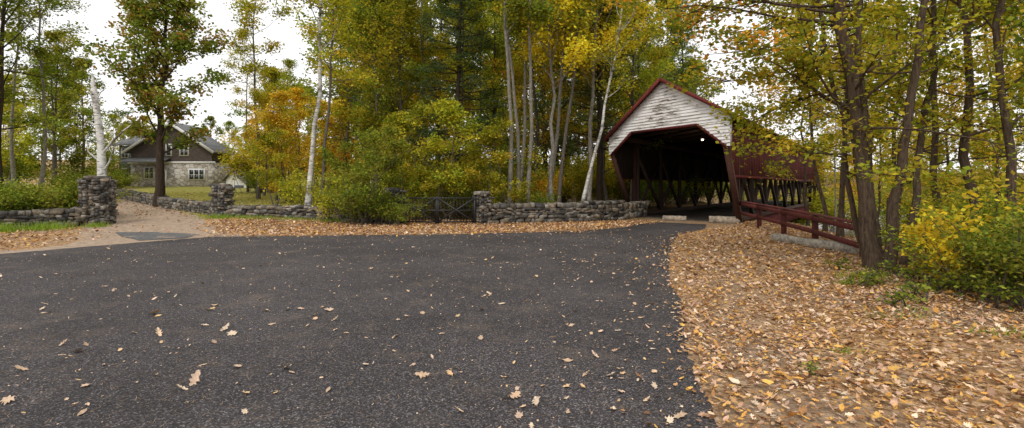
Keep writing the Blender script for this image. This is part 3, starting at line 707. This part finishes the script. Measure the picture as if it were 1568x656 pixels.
def scatter(mb,X,Y,size,pale=0,curl=.3,z0=.012,lift=.03,pc=(.74,.58,.43)):
    n=len(X); kind=rng.integers(0,3,n)
    for k in range(3):
        I=np.where(kind==k)[0]; m=len(I)
        if m==0: continue
        S=SH[k]; K=len(S); th=rng.uniform(0,6.28,m); s=size*rng.uniform(.5,1.35,m)
        wx=rng.uniform(.7,1.1,m)
        lx=S[None,:,0]*s[:,None]*wx[:,None]; ly=S[None,:,1]*s[:,None]
        cz=curl*rng.uniform(-.3,1,m)[:,None]; r2=(lx**2+ly**2)/s[:,None]; lz=r2*cz*2+rng.normal(0,.02,(m,K))*s[:,None]
        tx=rng.normal(0,.3,m)[:,None]; ty=rng.normal(0,.3,m)[:,None]; lz=lz+lx*tx+ly*ty
        cx=np.cos(th)[:,None]; sx=np.sin(th)[:,None]
        gx=X[I][:,None]+lx*cx-ly*sx; gy=Y[I][:,None]+lx*sx+ly*cx
        base=hgt(X[I],Y[I])+z0+rng.uniform(0,lift,m)
        lz=lz-np.minimum(lz.min(1),0)[:,None]*.8
        V=np.zeros((m,K+1,3)); V[:,:K,0]=gx;V[:,:K,1]=gy;V[:,:K,2]=base[:,None]+lz
        V[:,K,0]=X[I];V[:,K,1]=Y[I];V[:,K,2]=base+.003
        j=np.arange(K); F_=np.stack([np.full(K,K),(j+1)%K,j],1)
        f=(np.arange(m)[:,None,None]*(K+1)+F_[None]).reshape(-1,3)
        c=FC[rng.integers(0,len(FC),m)]*rng.uniform(.6,1.12,(m,1)); c=c*(1-pale)+np.array(pc)*pale*rng.uniform(.8,1.1,(m,1))
        mb.add(V.reshape(-1,3),f,0,np.repeat(c,K,0))
def cand(x0,x1,y0_,y1,n): return rng.uniform(x0,x1,n),rng.uniform(y0_,y1,n)
mb=MB()
pn=lambda X,Y: .5+.25*np.sin(X*1.3+Y*.7+1)+.25*np.sin(X*.6-Y*1.1)
X,Y=cand(.8,10,2.2,10,42000); e=X-edgeX(Y)+rng.normal(0,.08,len(X)); k_=(e>0)&(X<Y*1.15+1.5)&(rng.random(len(X))<.4+.6*pn(X,Y)); scatter(mb,X[k_],Y[k_],.068,lift=.025)
X,Y=cand(.8,10,2.2,10,1100); k_=(X>edgeX(Y))&(X<Y*1.15+1.5); scatter(mb,X[k_],Y[k_],.115,curl=.5,lift=.05)
X,Y=cand(2,13,10,24,19000); e=X-edgeX(Y)+rng.normal(0,.12,len(X)); k_=(e>0); scatter(mb,X[k_],Y[k_],.105)
YBX=[-13,-8,-2,2.5,4.6,7];YBY=[17.3,17.4,18.1,19.0,21,24.]
X,Y=cand(-13,7,16.9,24.5,22000); yb=np.interp(X,YBX,YBY); e=Y-yb+rng.normal(0,.25,len(X)); k_=(e>0)&(seg_dist(X,Y,DRIVE)>1.3+rng.random(len(X))*1.5); scatter(mb,X[k_],Y[k_],.12)
X,Y=cand(-26,-13,10,22,9000); k_=(~inpoly(X,Y,P2))&(seg_dist(X,Y,DRIVE)>1.0+rng.random(len(X))*2)&(rng.random(len(X))<.7); scatter(mb,X[k_],Y[k_],.12)
X,Y=cand(-.5,9,2.5,22,11000); e=edgeX(Y)-X; k_=(e>-.1)&(rng.random(len(X))<np.exp(-e/.4)*.75); scatter(mb,X[k_],Y[k_],.07)
X,Y=cand(-11,5,14.5,20,5000); yb=np.interp(X,YBX,YBY); e=yb-Y; k_=(e>-.1)&(rng.random(len(X))<np.exp(-e/.5)*.6); scatter(mb,X[k_],Y[k_],.1)
X,Y=cand(-32,-8,24,45,4000); scatter(mb,X,Y,.14)
X,Y=cand(-30,-12,18,45,1500); k_=(seg_dist(X,Y,DRIVE)<2); scatter(mb,X[k_],Y[k_],.11)
X,Y=cand(-12,4,2.5,18,2200); e=edgeX(Y)-X; k_=(e>0)&inpoly(X,Y,P2)&(rng.random(len(X))<.14+.8*np.exp(-e/2.0)); scatter(mb,X[k_],Y[k_],.085,pale=.5,lift=.008)
X,Y=cand(-12,5,2.5,18,3200); e=edgeX(Y)-X; k_=(e>0)&inpoly(X,Y,P2)&(rng.random(len(X))<.25+.5*sm(Y,6,13)*np.exp(-e/6)+.3*np.exp(-e/2)); scatter(mb,X[k_],Y[k_],.05,pale=.5,lift=.006)
X,Y=cand(-12,5,2.5,18,10000); e=edgeX(Y)-X; k_=(e>0)&inpoly(X,Y,P2)&(rng.random(len(X))<.35+.6*np.exp(-e/2)); scatter(mb,X[k_],Y[k_],.026,pale=.5,lift=.004)
X,Y=cand(-5,2.5,2.8,7.5,55); k_=edgeX(Y)>X; scatter(mb,X[k_],Y[k_],.15,pale=.5,lift=.008)
mb.build('fallen_leaves',[M_fallen])
mb=MB(); n=12000; X,Y=cand(-14,4.5,2.4,14,n); k_=inpoly(X,Y,P2); X=X[k_];Y=Y[k_];n=len(X); th=rng.uniform(0,6.28,n);l=rng.uniform(.015,.05,n);w=.0013
cv=rng.normal(0,.25,n)*l
A=[]
for t,ww in ((-1,.6),(0,1),(1,.6)):
    cx=X+np.cos(th)*l*t-np.sin(th)*cv*(1-t*t); cy=Y+np.sin(th)*l*t+np.cos(th)*cv*(1-t*t)
    for sg in (-1,1): A.append(np.stack([cx-np.sin(th)*w*sg*ww,cy+np.cos(th)*w*sg*ww,np.full(n,.0135)],1))
V=np.stack(A,1); b6=np.arange(n)[:,None]*6
mb.add(V.reshape(-1,3),np.concatenate([b6+np.array([0,2,3,1]),b6+np.array([2,4,5,3])]),0,np.tile(np.array((.46,.31,.2))*rng.uniform(.5,1.2,(n,1)),(2,1))); mb.build('pine_needles',[M_fallen])
def grass(mb,X,Y,h,col):
    n=len(X); th=rng.uniform(0,6.28,n); w=.012; H=h*rng.uniform(.5,1.3,n); z=hgt(X,Y); lx=rng.normal(0,.4,n)*H; ly=rng.normal(0,.4,n)*H
    V=np.stack([np.stack([X-np.cos(th)*w,Y-np.sin(th)*w,z-.02],1),np.stack([X+np.cos(th)*w,Y+np.sin(th)*w,z-.02],1),np.stack([X+lx,Y+ly,z+H],1)],1)
    mb.add(V.reshape(-1,3),np.arange(n*3).reshape(-1,3),0,np.array(col)*rng.uniform(.6,1.4,(n,1)))
mb=MB()
X,Y=cand(-32,-8,24.5,44,26000); k_=seg_dist(X,Y,DRIVE)>1.6; grass(mb,X[k_],Y[k_],.1,(.4,.38,.1))
for cx,cy,sp,n,h in ((-17.9,19.6,.5,500,.3),(-18.6,18.8,.3,300,.35),(-16.6,20.4,.3,200,.2),(-13.3,23.6,.5,400,.22),(-11.8,23.4,.6,400,.18),(-10,23.1,.6,300,.18),(-8,22.8,.5,300,.2),(6.6,9.5,.3,150,.14),(7.2,8.6,.4,150,.15),(3.4,5.2,.08,30,.06),(5.8,8.8,.12,60,.12),(5.0,6.6,.25,60,.08),(5.6,5.9,.2,60,.08)):
    grass(mb,rng.normal(cx,sp,n),rng.normal(cy,sp*.5,n),h,(.24,.34,.05))
mb.build('grass',[M_leaf])
wd=lib(shrubmesh(71,.35,.4,160,.06,'G',6,.05),'weed_mesh',M_bark)
for px,d in ((1310,8.6),(1322,8.9),(1415,7.6),(1400,9.2),(1450,8.2),(1370,9.6),(1380,7.2),(1275,10.5),(1240,4.6)): inst(wd,'weed_plant',px,d,1 if d>5 else .4)
w=bpy.data.worlds.new('World'); scene.world=w; w.use_nodes=True; nt=w.node_tree; bg=nt.nodes['Background']
sky=nt.nodes.new('ShaderNodeTexSky'); sky.sky_type='NISHITA'; sky.sun_disc=False; sky.sun_elevation=math.radians(48); sky.sun_rotation=math.radians(200)
hs_=nt.nodes.new('ShaderNodeHueSaturation'); hs_.inputs['Saturation'].default_value=.25; nt.links.new(sky.outputs[0],hs_.inputs['Color'])
tc=nt.nodes.new('ShaderNodeTexCoord'); cn=nt.nodes.new('ShaderNodeTexNoise'); cn.inputs['Scale'].default_value=2.5; cn.inputs['Detail'].default_value=4; nt.links.new(tc.outputs['Generated'],cn.inputs['Vector'])
cr=ramp(nt,cn.outputs[0],[(.3,(11.8,11.8,12.0)),(.7,(14.8,14.7,14.6))])
mxx=mix(nt,.85,hs_.outputs[0],cr.outputs[0]); nt.links.new(mxx,bg.inputs[0]); bg.inputs[1].default_value=.1
sl=bpy.data.lights.new('sun','SUN'); sl.energy=1.4; sl.angle=math.radians(15); sl.color=(1,.95,.87); so=bpy.data.objects.new('sun',sl); scene.collection.objects.link(so)
el=math.radians(48); azr=math.radians(200)
dirv=Vector((math.sin(azr)*math.cos(el),math.cos(azr)*math.cos(el),math.sin(el))); so.rotation_euler=dirv.to_track_quat('Z','Y').to_euler()
cam=bpy.data.cameras.new('camera'); cam.lens=18; cam.sensor_width=36; cam.shift_y=-43/1568; cam.clip_end=3000; co=bpy.data.objects.new('camera',cam); co.location=(0,0,CAMZ); co.rotation_euler=(math.radians(90),0,0); scene.collection.objects.link(co); scene.camera=co
scene.view_settings.view_transform='Standard'; scene.view_settings.look='None'; scene.view_settings.exposure=0
